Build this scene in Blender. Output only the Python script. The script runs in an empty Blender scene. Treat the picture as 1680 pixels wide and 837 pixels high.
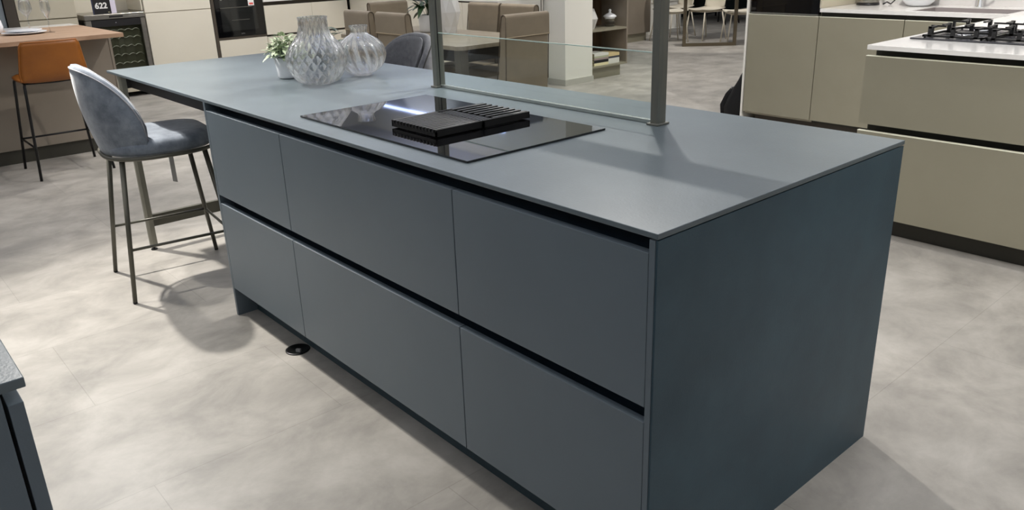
import bpy, bmesh, math, random
from mathutils import Vector, Matrix, noise
random.seed(7)
PI = math.pi
scn = bpy.context.scene
COL = scn.collection
ORG = {}

# ------------------------------------------------------------------ colour / materials
def lin(c):
    return tuple(((x/255)/12.92 if x/255 <= .04045 else ((x/255+.055)/1.055)**2.4) for x in c)

def mat(name, rgb, rough=.5, metal=0.0, spec=.5, var=None, vscale=6.0, vstretch=(1,1,1), bump=0.0, bscale=60.0, sheen=0.0, coat=0.0):
    m = bpy.data.materials.new(name); m.use_nodes = True
    nt = m.node_tree; b = nt.nodes['Principled BSDF']
    c = lin(rgb)
    b.inputs['Base Color'].default_value = (*c, 1)
    b.inputs['Roughness'].default_value = rough
    b.inputs['Metallic'].default_value = metal
    b.inputs['Specular IOR Level'].default_value = spec
    if sheen: b.inputs['Sheen Weight'].default_value = sheen; b.inputs['Sheen Roughness'].default_value = .4
    if coat: b.inputs['Coat Weight'].default_value = coat
    tc = nt.nodes.new('ShaderNodeTexCoord'); mp = nt.nodes.new('ShaderNodeMapping')
    mp.inputs['Scale'].default_value = vstretch
    nt.links.new(tc.outputs['Object'], mp.inputs['Vector'])
    if var:
        n = nt.nodes.new('ShaderNodeTexNoise'); n.inputs['Scale'].default_value = vscale
        n.inputs['Detail'].default_value = 6; n.inputs['Roughness'].default_value = .6
        r = nt.nodes.new('ShaderNodeValToRGB')
        r.color_ramp.elements[0].position = .32; r.color_ramp.elements[1].position = .68
        r.color_ramp.elements[0].color = (*lin(var), 1); r.color_ramp.elements[1].color = (*c, 1)
        nt.links.new(mp.outputs[0], n.inputs['Vector']); nt.links.new(n.outputs['Fac'], r.inputs['Fac'])
        nt.links.new(r.outputs['Color'], b.inputs['Base Color'])
    if bump:
        n2 = nt.nodes.new('ShaderNodeTexNoise'); n2.inputs['Scale'].default_value = bscale; n2.inputs['Detail'].default_value = 4
        bp = nt.nodes.new('ShaderNodeBump'); bp.inputs['Strength'].default_value = bump; bp.inputs['Distance'].default_value = .004
        nt.links.new(mp.outputs[0], n2.inputs['Vector']); nt.links.new(n2.outputs['Fac'], bp.inputs['Height'])
        nt.links.new(bp.outputs[0], b.inputs['Normal'])
    return m

def glass_mat(name, through=.5, tint=(1,1,1), ior=1.45, rough=0.0, sparkle=0.0):
    m = bpy.data.materials.new(name); m.use_nodes = True
    nt = m.node_tree; nt.nodes.clear()
    o = nt.nodes.new('ShaderNodeOutputMaterial'); g = nt.nodes.new('ShaderNodeBsdfGlass')
    g.inputs['IOR'].default_value = ior; g.inputs['Roughness'].default_value = rough; g.inputs['Color'].default_value = (*tint, 1)
    t = nt.nodes.new('ShaderNodeBsdfTransparent'); t.inputs['Color'].default_value = (*tint, 1)
    x = nt.nodes.new('ShaderNodeMixShader'); x.inputs[0].default_value = through
    nt.links.new(g.outputs[0], x.inputs[1]); nt.links.new(t.outputs[0], x.inputs[2])
    if sparkle:
        gl = nt.nodes.new('ShaderNodeBsdfGlossy'); gl.inputs['Roughness'].default_value = .16
        y = nt.nodes.new('ShaderNodeMixShader'); y.inputs[0].default_value = sparkle
        nt.links.new(x.outputs[0], y.inputs[1]); nt.links.new(gl.outputs[0], y.inputs[2]); nt.links.new(y.outputs[0], o.inputs[0])
    else: nt.links.new(x.outputs[0], o.inputs[0])
    return m

def pane_mat(name, tint=(.96,.985,.97), refl=1.0):
    m = bpy.data.materials.new(name); m.use_nodes = True
    nt = m.node_tree; nt.nodes.clear()
    o = nt.nodes.new('ShaderNodeOutputMaterial'); g = nt.nodes.new('ShaderNodeBsdfGlossy'); g.inputs['Roughness'].default_value = .02
    t = nt.nodes.new('ShaderNodeBsdfTransparent'); t.inputs['Color'].default_value = (*tint, 1)
    f = nt.nodes.new('ShaderNodeFresnel'); f.inputs['IOR'].default_value = 1.45
    mu = nt.nodes.new('ShaderNodeMath'); mu.operation = 'MULTIPLY'; mu.inputs[1].default_value = refl
    x = nt.nodes.new('ShaderNodeMixShader')
    ge = nt.nodes.new('ShaderNodeNewGeometry'); iv = nt.nodes.new('ShaderNodeMath'); iv.operation = 'SUBTRACT'; iv.inputs[0].default_value = 1.0
    m3 = nt.nodes.new('ShaderNodeMath'); m3.operation = 'MULTIPLY'
    nt.links.new(f.outputs[0], mu.inputs[0]); nt.links.new(ge.outputs['Backfacing'], iv.inputs[1])
    nt.links.new(mu.outputs[0], m3.inputs[0]); nt.links.new(iv.outputs[0], m3.inputs[1]); nt.links.new(m3.outputs[0], x.inputs[0])
    nt.links.new(t.outputs[0], x.inputs[1]); nt.links.new(g.outputs[0], x.inputs[2]); nt.links.new(x.outputs[0], o.inputs[0])
    return m

def emit_mat(name, rgb, s):
    m = bpy.data.materials.new(name); m.use_nodes = True
    b = m.node_tree.nodes['Principled BSDF']; b.inputs['Base Color'].default_value = (*lin(rgb), 1)
    b.inputs['Emission Color'].default_value = (*lin(rgb), 1); b.inputs['Emission Strength'].default_value = s
    return m

def wood_mat(name, a, b_, scale, stretch, rough=.5):
    m = bpy.data.materials.new(name); m.use_nodes = True
    nt = m.node_tree; b = nt.nodes['Principled BSDF']; b.inputs['Roughness'].default_value = rough
    tc = nt.nodes.new('ShaderNodeTexCoord'); mp = nt.nodes.new('ShaderNodeMapping'); mp.inputs['Scale'].default_value = stretch
    n = nt.nodes.new('ShaderNodeTexNoise'); n.inputs['Scale'].default_value = scale; n.inputs['Detail'].default_value = 8; n.inputs['Distortion'].default_value = .6
    r = nt.nodes.new('ShaderNodeValToRGB'); r.color_ramp.elements[0].position = .35; r.color_ramp.elements[1].position = .65
    r.color_ramp.elements[0].color = (*lin(a), 1); r.color_ramp.elements[1].color = (*lin(b_), 1)
    nt.links.new(tc.outputs['Object'], mp.inputs['Vector']); nt.links.new(mp.outputs[0], n.inputs['Vector'])
    nt.links.new(n.outputs['Fac'], r.inputs['Fac']); nt.links.new(r.outputs['Color'], b.inputs['Base Color'])
    return m

M = {}
M['front'] = mat('blue_grey_lacquer', (100,111,119), .42, var=(95,106,114), vscale=2, bump=.05, bscale=400)
M['top'] = mat('blue_grey_ceramic', (99,109,114), .34, var=(89,99,104), vscale=3.5, bump=.08, bscale=180)
M['panel'] = mat('shaded_ceramic_panel', (60,83,94), .5, var=(50,71,82), vscale=4.5, bump=.08, bscale=180)  # worktop ceramic, with the shade of the end face put into the colour
M['edge'] = mat('blue_grey_edge', (98,104,108), .45)
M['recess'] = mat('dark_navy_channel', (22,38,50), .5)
M['plinth'] = mat('dark_blue_plinth', (48,66,74), .5)
M['blackglass'] = mat('black_glass', (9,9,11), .03, spec=.75)
M['grille'] = mat('black_cast_metal', (16,16,17), .38, spec=.6)
M['grille_side'] = mat('black_matte', (9,9,9), .6)
M['steelpost'] = mat('brushed_dark_aluminium', (132,129,119), .4, metal=.45, vstretch=(1,1,.1), var=(116,118,112), vscale=30)
M['groove'] = mat('dark_slot', (25,26,27), .6)
M['pane'] = pane_mat('clear_pane')
M['pane_edge'] = mat('green_glass_edge', (200,222,212), .15, spec=.8)
M['vaseglass'] = glass_mat('vase_glass', .22, (1,1,1), ior=1.42, sparkle=.012)
M['wineglass'] = glass_mat('wine_glass', .55, (.98,.985,.985))
M['velvet'] = mat('blue_grey_velvet', (142,150,160), .85, var=(96,104,115), vscale=14, bump=.25, bscale=300, sheen=.5)
M['greyfab'] = mat('charcoal_chenille', (104,105,109), .85, var=(84,85,89), vscale=40, bump=.3, bscale=350, sheen=.4)
M['piping'] = mat('pale_grey_velvet', (165,166,170), .8, var=(145,146,150), vscale=20, sheen=.5)
M['frame'] = mat('olive_grey_metal', (92,90,80), .42, metal=.3)
M['legmetal'] = mat('pale_olive_leg', (134,132,120), .45, metal=.2)
M['blackmetal'] = mat('black_metal', (28,28,29), .38, metal=.4)
M['rubber'] = mat('black_rubber', (15,15,15), .7)
M['tan'] = mat('cognac_leather', (152,90,28), .45, var=(138,80,24), vscale=8, bump=.1, bscale=200)
M['greige'] = mat('bronze_greige_lacquer', (157,152,133), .38, metal=.25, var=(152,147,128), vscale=2)
M['greigegrip'] = mat('light_front_edge', (250,248,226), .3, spec=.8)
M['darkgrip'] = mat('dark_olive_channel', (62,60,52), .5, metal=.2)
M['whitetop'] = mat('white_quartz', (236,234,230), .14, var=(226,223,218), vscale=3)
M['cream'] = mat('cream_lacquer', (222,215,198), .45, var=(218,211,194), vscale=2)
M['white'] = mat('warm_white_panel', (232,229,220), .5)
M['brownstrip'] = mat('dark_brown_strip', (70,62,52), .5)
M['tallgreige'] = mat('pale_greige_panel', (186,178,158), .5)
M['taupe'] = mat('taupe_front', (140,130,117), .5, var=(134,124,111), vscale=3)
M['oak'] = wood_mat('pale_brown_oak', (152,121,95), (182,151,124), 6, (7,.6,2))
M['darkoak'] = wood_mat('brown_oak_back', (74,58,43), (108,88,66), 6, (3,9,.5))
M['suede'] = mat('taupe_suede', (148,134,112), .85, var=(134,121,101), vscale=5, sheen=.35)
M['suede_seam'] = mat('pale_seam', (186,168,140), .7)
M['suede_pipe'] = mat('dark_suede_piping', (98,86,70), .8)
M['tabletop'] = wood_mat('taupe_tabletop', (140,130,113), (160,150,132), 5, (1,6,1), .4)
M['tableleg'] = mat('dark_taupe_leg', (96,92,82), .5)
M['blackwood'] = mat('near_black_rail', (28,25,22), .6)
M['ceramic'] = mat('white_glazed_ceramic', (240,242,246), .22, coat=.3)
M['matteceramic'] = mat('white_matte_ceramic', (214,213,209), .55)
M['leaf'] = mat('variegated_leaf', (84,112,66), .5, var=(214,224,190), vscale=55)
M['leafdark'] = mat('dark_green_leaf', (30,50,28), .4, var=(44,70,36), vscale=25)
M['soil'] = mat('dark_soil', (40,32,25), .95)
M['steel'] = mat('brushed_stainless', (168,164,156), .3, metal=.9, vstretch=(1,.15,1), var=(150,146,139), vscale=20)
M['darkint'] = mat('dark_interior', (66,66,56), .6)
M['chrome'] = mat('chrome', (215,215,215), .08, metal=1)
M['cooler_glass'] = pane_mat('smoked_pane', (.85,.86,.80))
M['plastic_black'] = mat('black_plastic', (22,20,22), .4)
M['paperwhite'] = mat('white_paper', (238,236,232), .7)
M['red'] = mat('red_print', (214,88,80), .7)
M['navy'] = mat('navy_cover', (44,48,74), .5)
M['lilac'] = mat('pale_lilac_leaflet', (214,206,220), .6)
M['floor_socket'] = mat('black_socket', (14,14,14), .3)
M['bag'] = mat('black_nylon', (12,12,14), .75, bump=.4, bscale=90)
M['whitechair'] = mat('off_white_shell', (226,218,200), .45)
M['bronzeframe'] = mat('bronze_frame', (108,98,80), .45, metal=.4)
M['teal'] = mat('dark_teal_panel', (26,38,36), .5)
M['tealmid'] = mat('slate_panel', (66,78,78), .5)
M['bookcream'] = mat('cream_page_block', (232,222,180), .8)
M['bookwhite'] = mat('white_book_cover', (222,220,212), .6)
M['bookmauve'] = mat('mauve_book_cover', (158,140,136), .6)
M['bookblack'] = mat('black_book_cover', (26,26,28), .5)
M['booksage'] = mat('sage_book_cover', (176,178,150), .6)
M['bookochre'] = mat('ochre_page_block', (214,192,144), .8)
M['bookslate'] = mat('slate_book_cover', (66,68,76), .5)
M['hair'] = mat('dark_seam', (38,36,32), .7)
M['wallcab'] = mat('blue_grey_cabinet', (112,118,130), .5)
M['led'] = emit_mat('cool_led', (176,196,255), 7)

def floor_mat():
    m = bpy.data.materials.new('concrete_look_tile'); m.use_nodes = True
    nt = m.node_tree; b = nt.nodes['Principled BSDF']; L = nt.links.new
    tc = nt.nodes.new('ShaderNodeTexCoord')
    mp = nt.nodes.new('ShaderNodeMapping'); mp.inputs['Rotation'].default_value = (0,0,PI/2); mp.inputs['Location'].default_value = (.565+12.2+.61, 2.443+11.8, 0)
    br = nt.nodes.new('ShaderNodeTexBrick'); br.inputs['Scale'].default_value = 1; br.inputs['Brick Width'].default_value = 1.22
    br.inputs['Row Height'].default_value = .59; br.inputs['Mortar Size'].default_value = .0016; br.inputs['Mortar Smooth'].default_value = .3
    br.inputs['Color1'].default_value = (.93,.93,.93,1); br.inputs['Color2'].default_value = (1,1,1,1); br.inputs['Mortar'].default_value = (.78,.78,.77,1)
    L(tc.outputs['Object'], mp.inputs[0]); L(mp.outputs[0], br.inputs['Vector'])
    m2 = nt.nodes.new('ShaderNodeMapping'); m2.inputs['Scale'].default_value = (1.25, 1.0, 1); m2.inputs['Rotation'].default_value = (0,0,.7)
    n = nt.nodes.new('ShaderNodeTexNoise'); n.inputs['Scale'].default_value = 3.4; n.inputs['Detail'].default_value = 10; n.inputs['Roughness'].default_value = .64; n.inputs['Distortion'].default_value = .3
    L(tc.outputs['Object'], m2.inputs[0]); L(m2.outputs[0], n.inputs['Vector'])
    r = nt.nodes.new('ShaderNodeValToRGB'); e = r.color_ramp.elements
    e[0].position = .34; e[0].color = (*lin((149,145,138)), 1); e[1].position = .66; e[1].color = (*lin((186,181,173)), 1)
    k = e.new(.5); k.color = (*lin((169,164,156)), 1)
    L(n.outputs['Fac'], r.inputs['Fac'])
    mx = nt.nodes.new('ShaderNodeMixRGB'); mx.blend_type = 'MULTIPLY'; mx.inputs[0].default_value = 1
    L(r.outputs['Color'], mx.inputs[1]); L(br.outputs['Color'], mx.inputs[2]); L(mx.outputs[0], b.inputs['Base Color'])
    b.inputs['Roughness'].default_value = .42; b.inputs['Specular IOR Level'].default_value = .35
    return m
M['floor'] = floor_mat()
M['ceiling'] = mat('ceiling_paint', (215,216,220), .9)
M['wallwhite'] = mat('white_wall_paint', (228,226,216), .8)
M['wallgrey'] = mat('grey_wall_paint', (150,150,146), .8)
M['walldark'] = mat('dark_wall_paint', (30,40,40), .7)
M['skirt'] = mat('grey_skirting', (186,184,174), .6)

# ------------------------------------------------------------------ mesh builder
class MB:
    def __init__(s): s.bm = bmesh.new()
    def box(s, x0, x1, y0, y1, z0, z1, bev=0.0, seg=2, rz=0.0, about=None):
        t = bmesh.new(); bmesh.ops.create_cube(t, size=1)
        for v in t.verts: v.co = Vector((x0+(v.co.x+.5)*(x1-x0), y0+(v.co.y+.5)*(y1-y0), z0+(v.co.z+.5)*(z1-z0)))
        if bev: bmesh.ops.bevel(t, geom=t.edges[:], offset=bev, segments=seg, affect='EDGES', profile=.5)
        if rz:
            c = Vector(about) if about else Vector(((x0+x1)/2, (y0+y1)/2, 0))
            bmesh.ops.rotate(t, verts=t.verts, cent=c, matrix=Matrix.Rotation(rz, 3, 'Z'))
        s._add(t); return s
    def _add(s, t, mtx=None, smooth=False):
        me = bpy.data.meshes.new('tmp')
        if mtx is not None: bmesh.ops.transform(t, matrix=mtx, verts=t.verts)
        if smooth:
            for f in t.faces: f.smooth = True
        t.to_mesh(me); t.free(); s.bm.from_mesh(me); bpy.data.meshes.remove(me)
    def grid(s, rows, closed_u=False, closed_v=False, smooth=True):
        bm = s.bm; V = [[bm.verts.new(p) for p in r] for r in rows]
        nr, nc = len(V), len(V[0])
        for i in range(nr if closed_v else nr-1):
            for j in range(nc if closed_u else nc-1):
                a, b_, c, d = V[i][j], V[i][(j+1) % nc], V[(i+1) % nr][(j+1) % nc], V[(i+1) % nr][j]
                f = bm.faces.new((a, b_, c, d)); f.smooth = smooth
        return V
    def cap(s, ring, flip=False):
        f = s.bm.faces.new(ring if not flip else list(reversed(ring))); f.smooth = False
    def lathe(s, prof, n=32, c=(0,0,0), fn=None):
        rows = []
        for (r, z) in prof:
            row = []
            for k in range(n):
                a = 2*PI*k/n; rr = r if fn is None else fn(r, z, a)
                row.append((c[0]+rr*math.cos(a), c[1]+rr*math.sin(a), c[2]+z))
            rows.append(row)
        V = s.grid(rows, closed_u=True)
        if prof[0][0] > 1e-5: s.cap(V[0], True)
        if prof[-1][0] > 1e-5: s.cap(V[-1])
        return s
    def tube(s, pts, r, n=10, closed=False, r2=None):
        P = [Vector(p) for p in pts]; N = len(P); rows = []; up = None
        for i in range(N):
            if closed: t = P[(i+1) % N]-P[i-1]
            else: t = P[min(i+1, N-1)]-P[max(i-1, 0)]
            t.normalize()
            if up is None:
                up = Vector((0,0,1)) if abs(t.z) < .9 else Vector((1,0,0))
            u = (up - t*up.dot(t)); u.normalize(); w = t.cross(u); up = u
            rr = r if r2 is None else r+(r2-r)*i/(N-1)
            rows.append([P[i]+(u*math.cos(2*PI*k/n)+w*math.sin(2*PI*k/n))*rr for k in range(n)])
        V = s.grid(rows, closed_u=True, closed_v=closed)
        if not closed: s.cap(V[0], True); s.cap(V[-1])
        return s
    def prism(s, poly, axis, a, b_, bev=0.0):
        # poly: list of 2-D points in the plane perpendicular to axis; extruded from a to b_
        t = bmesh.new()
        def P3(p, v): return {'x': (v, p[0], p[1]), 'y': (p[0], v, p[1]), 'z': (p[0], p[1], v)}[axis]
        A = [t.verts.new(P3(p, a)) for p in poly]; B = [t.verts.new(P3(p, b_)) for p in poly]
        n = len(poly)
        t.faces.new(A); t.faces.new(list(reversed(B)))
        for i in range(n): t.faces.new((A[i], B[i], B[(i+1) % n], A[(i+1) % n]))
        bmesh.ops.recalc_face_normals(t, faces=t.faces)
        if bev: bmesh.ops.bevel(t, geom=t.edges[:], offset=bev, segments=2, affect='EDGES', profile=.5)
        s._add(t); return s
    def build(s, name, m, parent=None, sub=0, recalc=True, world=True):
        bm = s.bm
        if recalc: bmesh.ops.recalc_face_normals(bm, faces=bm.faces)
        org = ORG.get(parent.name, Vector((0,0,0))) if parent is not None else Vector((0,0,0))
        for v in bm.verts: v.co -= org
        me = bpy.data.meshes.new(name); bm.to_mesh(me); bm.free()
        o = bpy.data.objects.new(name, me); COL.objects.link(o)
        me.materials.append(m)
        if parent is not None: o.parent = parent; ORG[o.name] = org
        if sub:
            md = o.modifiers.new('Subdivision', 'SUBSURF'); md.levels = sub; md.render_levels = sub
        return o

def box(name, m, parent, *a, **k): return MB().box(*a, **k).build(name, m, parent)

def thing(name, label, cat, loc=(0,0,0), rz=0.0, group=None, local=False):
    o = bpy.data.objects.new(name, None); COL.objects.link(o); o.empty_display_size = .1
    o.location = loc; o.rotation_euler = (0,0,rz)
    o['label'] = label; o['category'] = cat
    if group: o['group'] = group
    ORG[o.name] = Vector((0,0,0)) if local else Vector(loc)
    return o
def tag(o, label, cat, group=None):
    o['label'] = label; o['category'] = cat
    if group: o['group'] = group
    return o
def struct(name, m, *a, **k):
    o = MB().box(*a, **k).build(name, m); o['kind'] = 'structure'; return o
def dup(root, loc, rz, label, group=None):
    r = root.copy(); COL.objects.link(r); r.location = loc; r.rotation_euler = (0,0,rz); r['label'] = label
    if group: r['group'] = group
    for ch in list(root.children):
        c = ch.copy(); COL.objects.link(c); c.parent = r
        for g in list(ch.children):
            d = g.copy(); COL.objects.link(d); d.parent = c
    return r
def textpart(name, s, size, m, parent, mtx, ext=.0006, bold=0.0):
    cu = bpy.data.curves.new('t', 'FONT'); cu.body = s; cu.size = size; cu.extrude = ext; cu.offset = bold
    cu.align_x = 'CENTER'; cu.align_y = 'CENTER'
    t = bpy.data.objects.new('t', cu); COL.objects.link(t)
    dg = bpy.context.evaluated_depsgraph_get(); dg.update()
    me = bpy.data.meshes.new_from_object(t.evaluated_get(dg)); bpy.data.objects.remove(t)
    me.transform(mtx); me.transform(Matrix.Translation(-ORG.get(parent.name, Vector((0,0,0)))))
    o = bpy.data.objects.new(name, me); COL.objects.link(o); me.materials.clear(); me.materials.append(m); o.parent = parent
    ORG[o.name] = ORG.get(parent.name, Vector((0,0,0)))
    return o
def face_x(loc):   # text plane facing +x, reading along +y
    return Matrix.Translation(loc) @ Matrix(((0,0,1,0),(1,0,0,0),(0,1,0,0),(0,0,0,1)))
def face_y(loc):   # facing -y, reading along +x
    return Matrix.Translation(loc) @ Matrix(((1,0,0,0),(0,0,-1,0),(0,1,0,0),(0,0,0,1)))

# ------------------------------------------------------------------ setting
X0, X1, Y0, Y1, ZC = -9.7, 4.5, -5.0, 17.0, 2.85
struct('floor', M['floor'], X0, X1, Y0, Y1, -.1, 0)
struct('ceiling', M['ceiling'], X0, X1, Y0, Y1, ZC, ZC+.1)
struct('wall_left', M['wallwhite'], X0-.1, X0, Y0, 5.43, 0, ZC)
struct('wall_far_left', M['walldark'], X0-.1, X0, 5.43, Y1, 0, ZC)
struct('wall_far', M['walldark'], X0, X1, Y1, Y1+.1, 0, ZC)
struct('wall_right', M['wallgrey'], X1, X1+.1, Y0, Y1, 0, ZC)
struct('wall_front', M['wallgrey'], X0, X1, Y0-.1, Y0, 0, ZC)
struct('wall_dining', M['wallwhite'], X0, -5.29, 5.01, 5.43, 0, ZC)
bb = MB(); bb.box(-5.59, -5.277, 4.997, 5.01, 0, .062); bb.box(-5.29, -5.277, 5.01, 5.437, 0, .062)
o = bb.build('baseboard_dining', M['skirt']); o['kind'] = 'structure'
struct('wall_kitchen', M['wallwhite'], -2.79, 3.0, 5.15, 5.30, 0, ZC)
# unseen wall cabinets with LED strips, placed for the line mirrored in the hob
for nm, lab, b_, l_ in (('wall_cabinet', 'grey wall cabinet row above the cream cabinets on the left wall', (-9.65,-8.29,3.2,4.9,1.62,2.26), (-8.33,-8.29,3.2,4.36,2.262,2.29)),
                        ('wall_cabinet', 'grey wall cabinet row above the far cream run', (-8.285,-5.62,4.38,4.975,1.62,2.26), (-8.285,-5.62,4.38,4.42,2.262,2.29))):
    t = thing(nm, lab, 'cabinet', ((b_[0]+b_[1])/2,(b_[2]+b_[3])/2,1.62))
    MB().box(*b_).build('carcass', M['wallcab'], t)
    MB().box(*l_).build('light_strip', M['led'], t)

# ------------------------------------------------------------------ blue island
XL, XE, XS1, XS2, W, H = -3.4576, -2.2144, -1.5746, -.6369, 1.0162, .91
tag(MB().box(XL, 0, 0, W, .8985, H, bev=.0015).build('worktop', M['top']),
    'long thin blue-grey ceramic worktop covering the island and its bar overhang', 'worktop')
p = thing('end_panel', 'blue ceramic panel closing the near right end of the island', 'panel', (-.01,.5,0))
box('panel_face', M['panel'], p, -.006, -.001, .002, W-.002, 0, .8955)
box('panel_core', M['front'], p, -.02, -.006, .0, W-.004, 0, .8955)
tag(box('end_panel', M['front'], None, XE, XE+.016, .0, W-.02, 0, .8985), 'thin blue-grey side panel at the stool end of the island', 'panel')
tag(MB().box(XE+.016, -.02, .085, .10, 0, .118).box(XE+.016, -.02, W-.06, W-.045, 0, .118).build('plinth', M['plinth']),
    'dark blue recessed plinth under the island drawers', 'plinth')
names = [('narrow three-part island drawer unit nearest the bar stool', XE+.016, XS1),
         ('wide island drawer unit in the middle, under the hob', XS1, XS2),
         ('island drawer unit nearest the camera, at the right end', XS2, -.02)]
names[0] = ('narrow blue-grey island drawer unit nearest the bar stool', XE+.016, XS1)
for lab, a, b_ in names:
    t = thing('drawer_unit', lab, 'cabinet', ((a+b_)/2, .5, .118), group='blue-grey drawer units of the island')
    g = .0015
    cb = MB(); cb.box(a, b_, .055, W-.03, .118, .8985); cb.build('carcass', M['recess'], t)
    for z0, z1 in ((.5306, .8673), (.125, .4951)):
        d = MB().box(a+g, b_-g, .0, .020, z0, z1, bev=.0012).build('drawer_front', M['front'], t)
        MB().box(a+g, b_-g, .020, .0545, z0+.004, z1-.045).build('drawer_box', M['recess'], d)
# bar support frame under the overhang
t = thing('support_frame', 'olive grey steel trestle frame holding up the overhanging end of the worktop', 'support frame', (-3.28,.5,0))
for y, s in ((-.003+.005, 1), (W-.075, -1)):
    lg = MB(); lg.prism([(-3.318,.004),(-3.30,.0045),(-3.284,.012),(-3.284,.035),(-3.318,.035)] if s == 1 else [(-3.318,W-.04),(-3.284,W-.04),(-3.284,W-.01),(-3.318,W-.01)], 'z', .018, .894)
    l = lg.build('leg', M['legmetal'], t)
    c = -3.300, (.018 if s == 1 else W-.025)
    MB().lathe([(.004,0.006),(.004,.02)], 10, (c[0],c[1],0)).lathe([(.016,0),(.016,.005),(.012,.008)], 16, (c[0],c[1],0)).build('levelling_foot', M['rubber'], l)
MB().box(-3.312, -3.288, .035, W-.04, .125, .187, bev=.001).build('crossbar', M['frame'], t)
MB().box(-3.312, -3.285, .035, W-.04, .835, .894).box(-3.285, XE-.002, .055, .075, .835, .894).box(-3.285, XE-.002, W-.075, W-.055, .835, .894).build('rail', M['blackwood'], t)

# ------------------------------------------------------------------ hob
t = thing('induction_hob', 'black glass induction hob set on the island worktop, with ribbed extractor in its centre', 'hob', (-1.12,.34,H))
hz = H+.006
MB().box(-1.572, -.676, .083, .594, H+.0006, hz).build('hob_glass', M['blackglass'], t)
for side in (0, 1):
    ga = MB(); x0, x1 = -1.172, -.943; ya, yb = (.183, .352) if side == 0 else (.356, .54)
    z0, z1 = hz+.004, hz+.024
    # outer frame
    ga.box(x0, x0+.007, ya, yb, z0, z1); ga.box(x1-.007, x1, ya, yb, z0, z1)
    if side == 0: ga.box(x0, x1, ya, ya+.004, z0, z1-.006)
    else: ga.box(x0, x1, yb-.004, yb, z0, z1-.006)
    ga.box(x0, x1, (yb-.004 if side == 0 else ya), (yb if side == 0 else ya+.004), z0, z1-.004)
    g_ = ga.build('extractor_grille', M['grille_side'], t)
    sl = MB(); n = 13
    if side == 0:
        for k in range(n):
            xx = x0+.014+(x1-x0-.028)*k/(n-1); sl.box(xx-.0045, xx+.0045, ya-.002, yb-.004, z0+.010, z1+.001, bev=.0015)
    else:
        for k in range(8):
            xx = x0+.016+(x1-x0-.032)*k/7; sl.box(xx-.0055, xx+.0055, ya+.045, yb, z0+.010, z1+.001, bev=.0015)
        for k in range(5):
            yy = ya+.006+.0085*k; sl.box(x0+.007, x1-.007, yy-.0025, yy+.0025, z0+.008, z1-.002)
    sl.build('slats', M['grille'], g_)

# ------------------------------------------------------------------ glass screen on two posts
t = thing('glass_screen', 'low clear glass screen between two grey metal posts behind the hob', 'screen', (-1.16,.755,H))
for px in (-1.72, -.626):
    po = MB().box(px, px+.026, .735, .775, H+.006, 1.39, bev=.0012).build('post', M['steelpost'], t)
    if px < -1: MB().box(px+.0262, px+.0266, .748, .7525, H+.008, 1.38).build('slot', M['groove'], po)
    MB().box(px-.008, px+.034, .727, .783, H+.0004, H+.0062, bev=.001).build('foot_plate', M['steelpost'], po)
MB().box(-2.1, -.18, .712, .798, 1.39, 1.43).build('crossbar', M['steelpost'], t)
gp = MB().box(-1.693, -.627, .7525, .7575, H+.012, 1.117).build('glass_pane', M['pane'], t)
MB().box(-1.693, -.627, .7523, .7577, 1.1172, 1.1200).build('glass_edge', M['pane_edge'], gp)
MB().box(-1.693, -.627, .7485, .7615, H+.0004, H+.0115, bev=.001).build('base_channel', mat('pale_aluminium', (176,182,178), .25, metal=.6), t)

# ------------------------------------------------------------------ vases and plants on the island
def vase_a():
    t = thing('glass_vase', 'clear diamond-cut glass vase with wide neck, in front of the round ribbed vase', 'vase', (-2.19,.487,H), local=True)
    prof = [(.0,.004),(.055,.004),(.080,.012),(.104,.038),(.119,.072),(.124,.100),(.120,.128),(.104,.155),(.083,.178),(.067,.198),(.059,.218),(.056,.240),(.057,.270)]
    def interp(z):
        for (r0,z0),(r1,z1) in zip(prof[2:], prof[3:]):
            if z <= z1:
                u = (z-z0)/(z1-z0); return r0+(r1-r0)*max(0,u)
        return prof[-1][0]
    n = 132; zs = [.012+(.270-.012)*i/62 for i in range(63)]
    K = 20
    def rad(z, a):
        # smooth base radius, averaged
        r = sum(interp(min(.27,max(.012,z+d))) for d in (-.010,-.005,0,.005,.010))/5
        ph = z*58
        d1 = abs(math.sin(K*.5*a+ph)); d2 = abs(math.sin(K*.5*a-ph))
        return r + .0062*(min(d1,d2)-.4)
    mb = MB(); rows = []
    rows.append([(.002*math.cos(2*PI*k/n), .002*math.sin(2*PI*k/n), .003) for k in range(n)])
    rows.append([(.055*math.cos(2*PI*k/n), .055*math.sin(2*PI*k/n), .001) for k in range(n)])
    for z in zs: rows.append([(rad(z,2*PI*k/n)*math.cos(2*PI*k/n), rad(z,2*PI*k/n)*math.sin(2*PI*k/n), z) for k in range(n)])
    for z in reversed(zs):
        rr = lambda a: (sum(interp(min(.27,max(.012,z+d))) for d in (-.01,0,.01))/3)-.0052
        rows.append([(rr(0)*math.cos(2*PI*k/n), rr(0)*math.sin(2*PI*k/n), max(z,.010)) for k in range(n)])
    rows.append([(.002*math.cos(2*PI*k/n), .002*math.sin(2*PI*k/n), .010) for k in range(n)])
    V = mb.grid(rows, closed_u=True); mb.cap(V[0], True); mb.cap(V[-1])
    mb.build('vase_body', M['vaseglass'], t); return t
vase_a()
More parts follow.
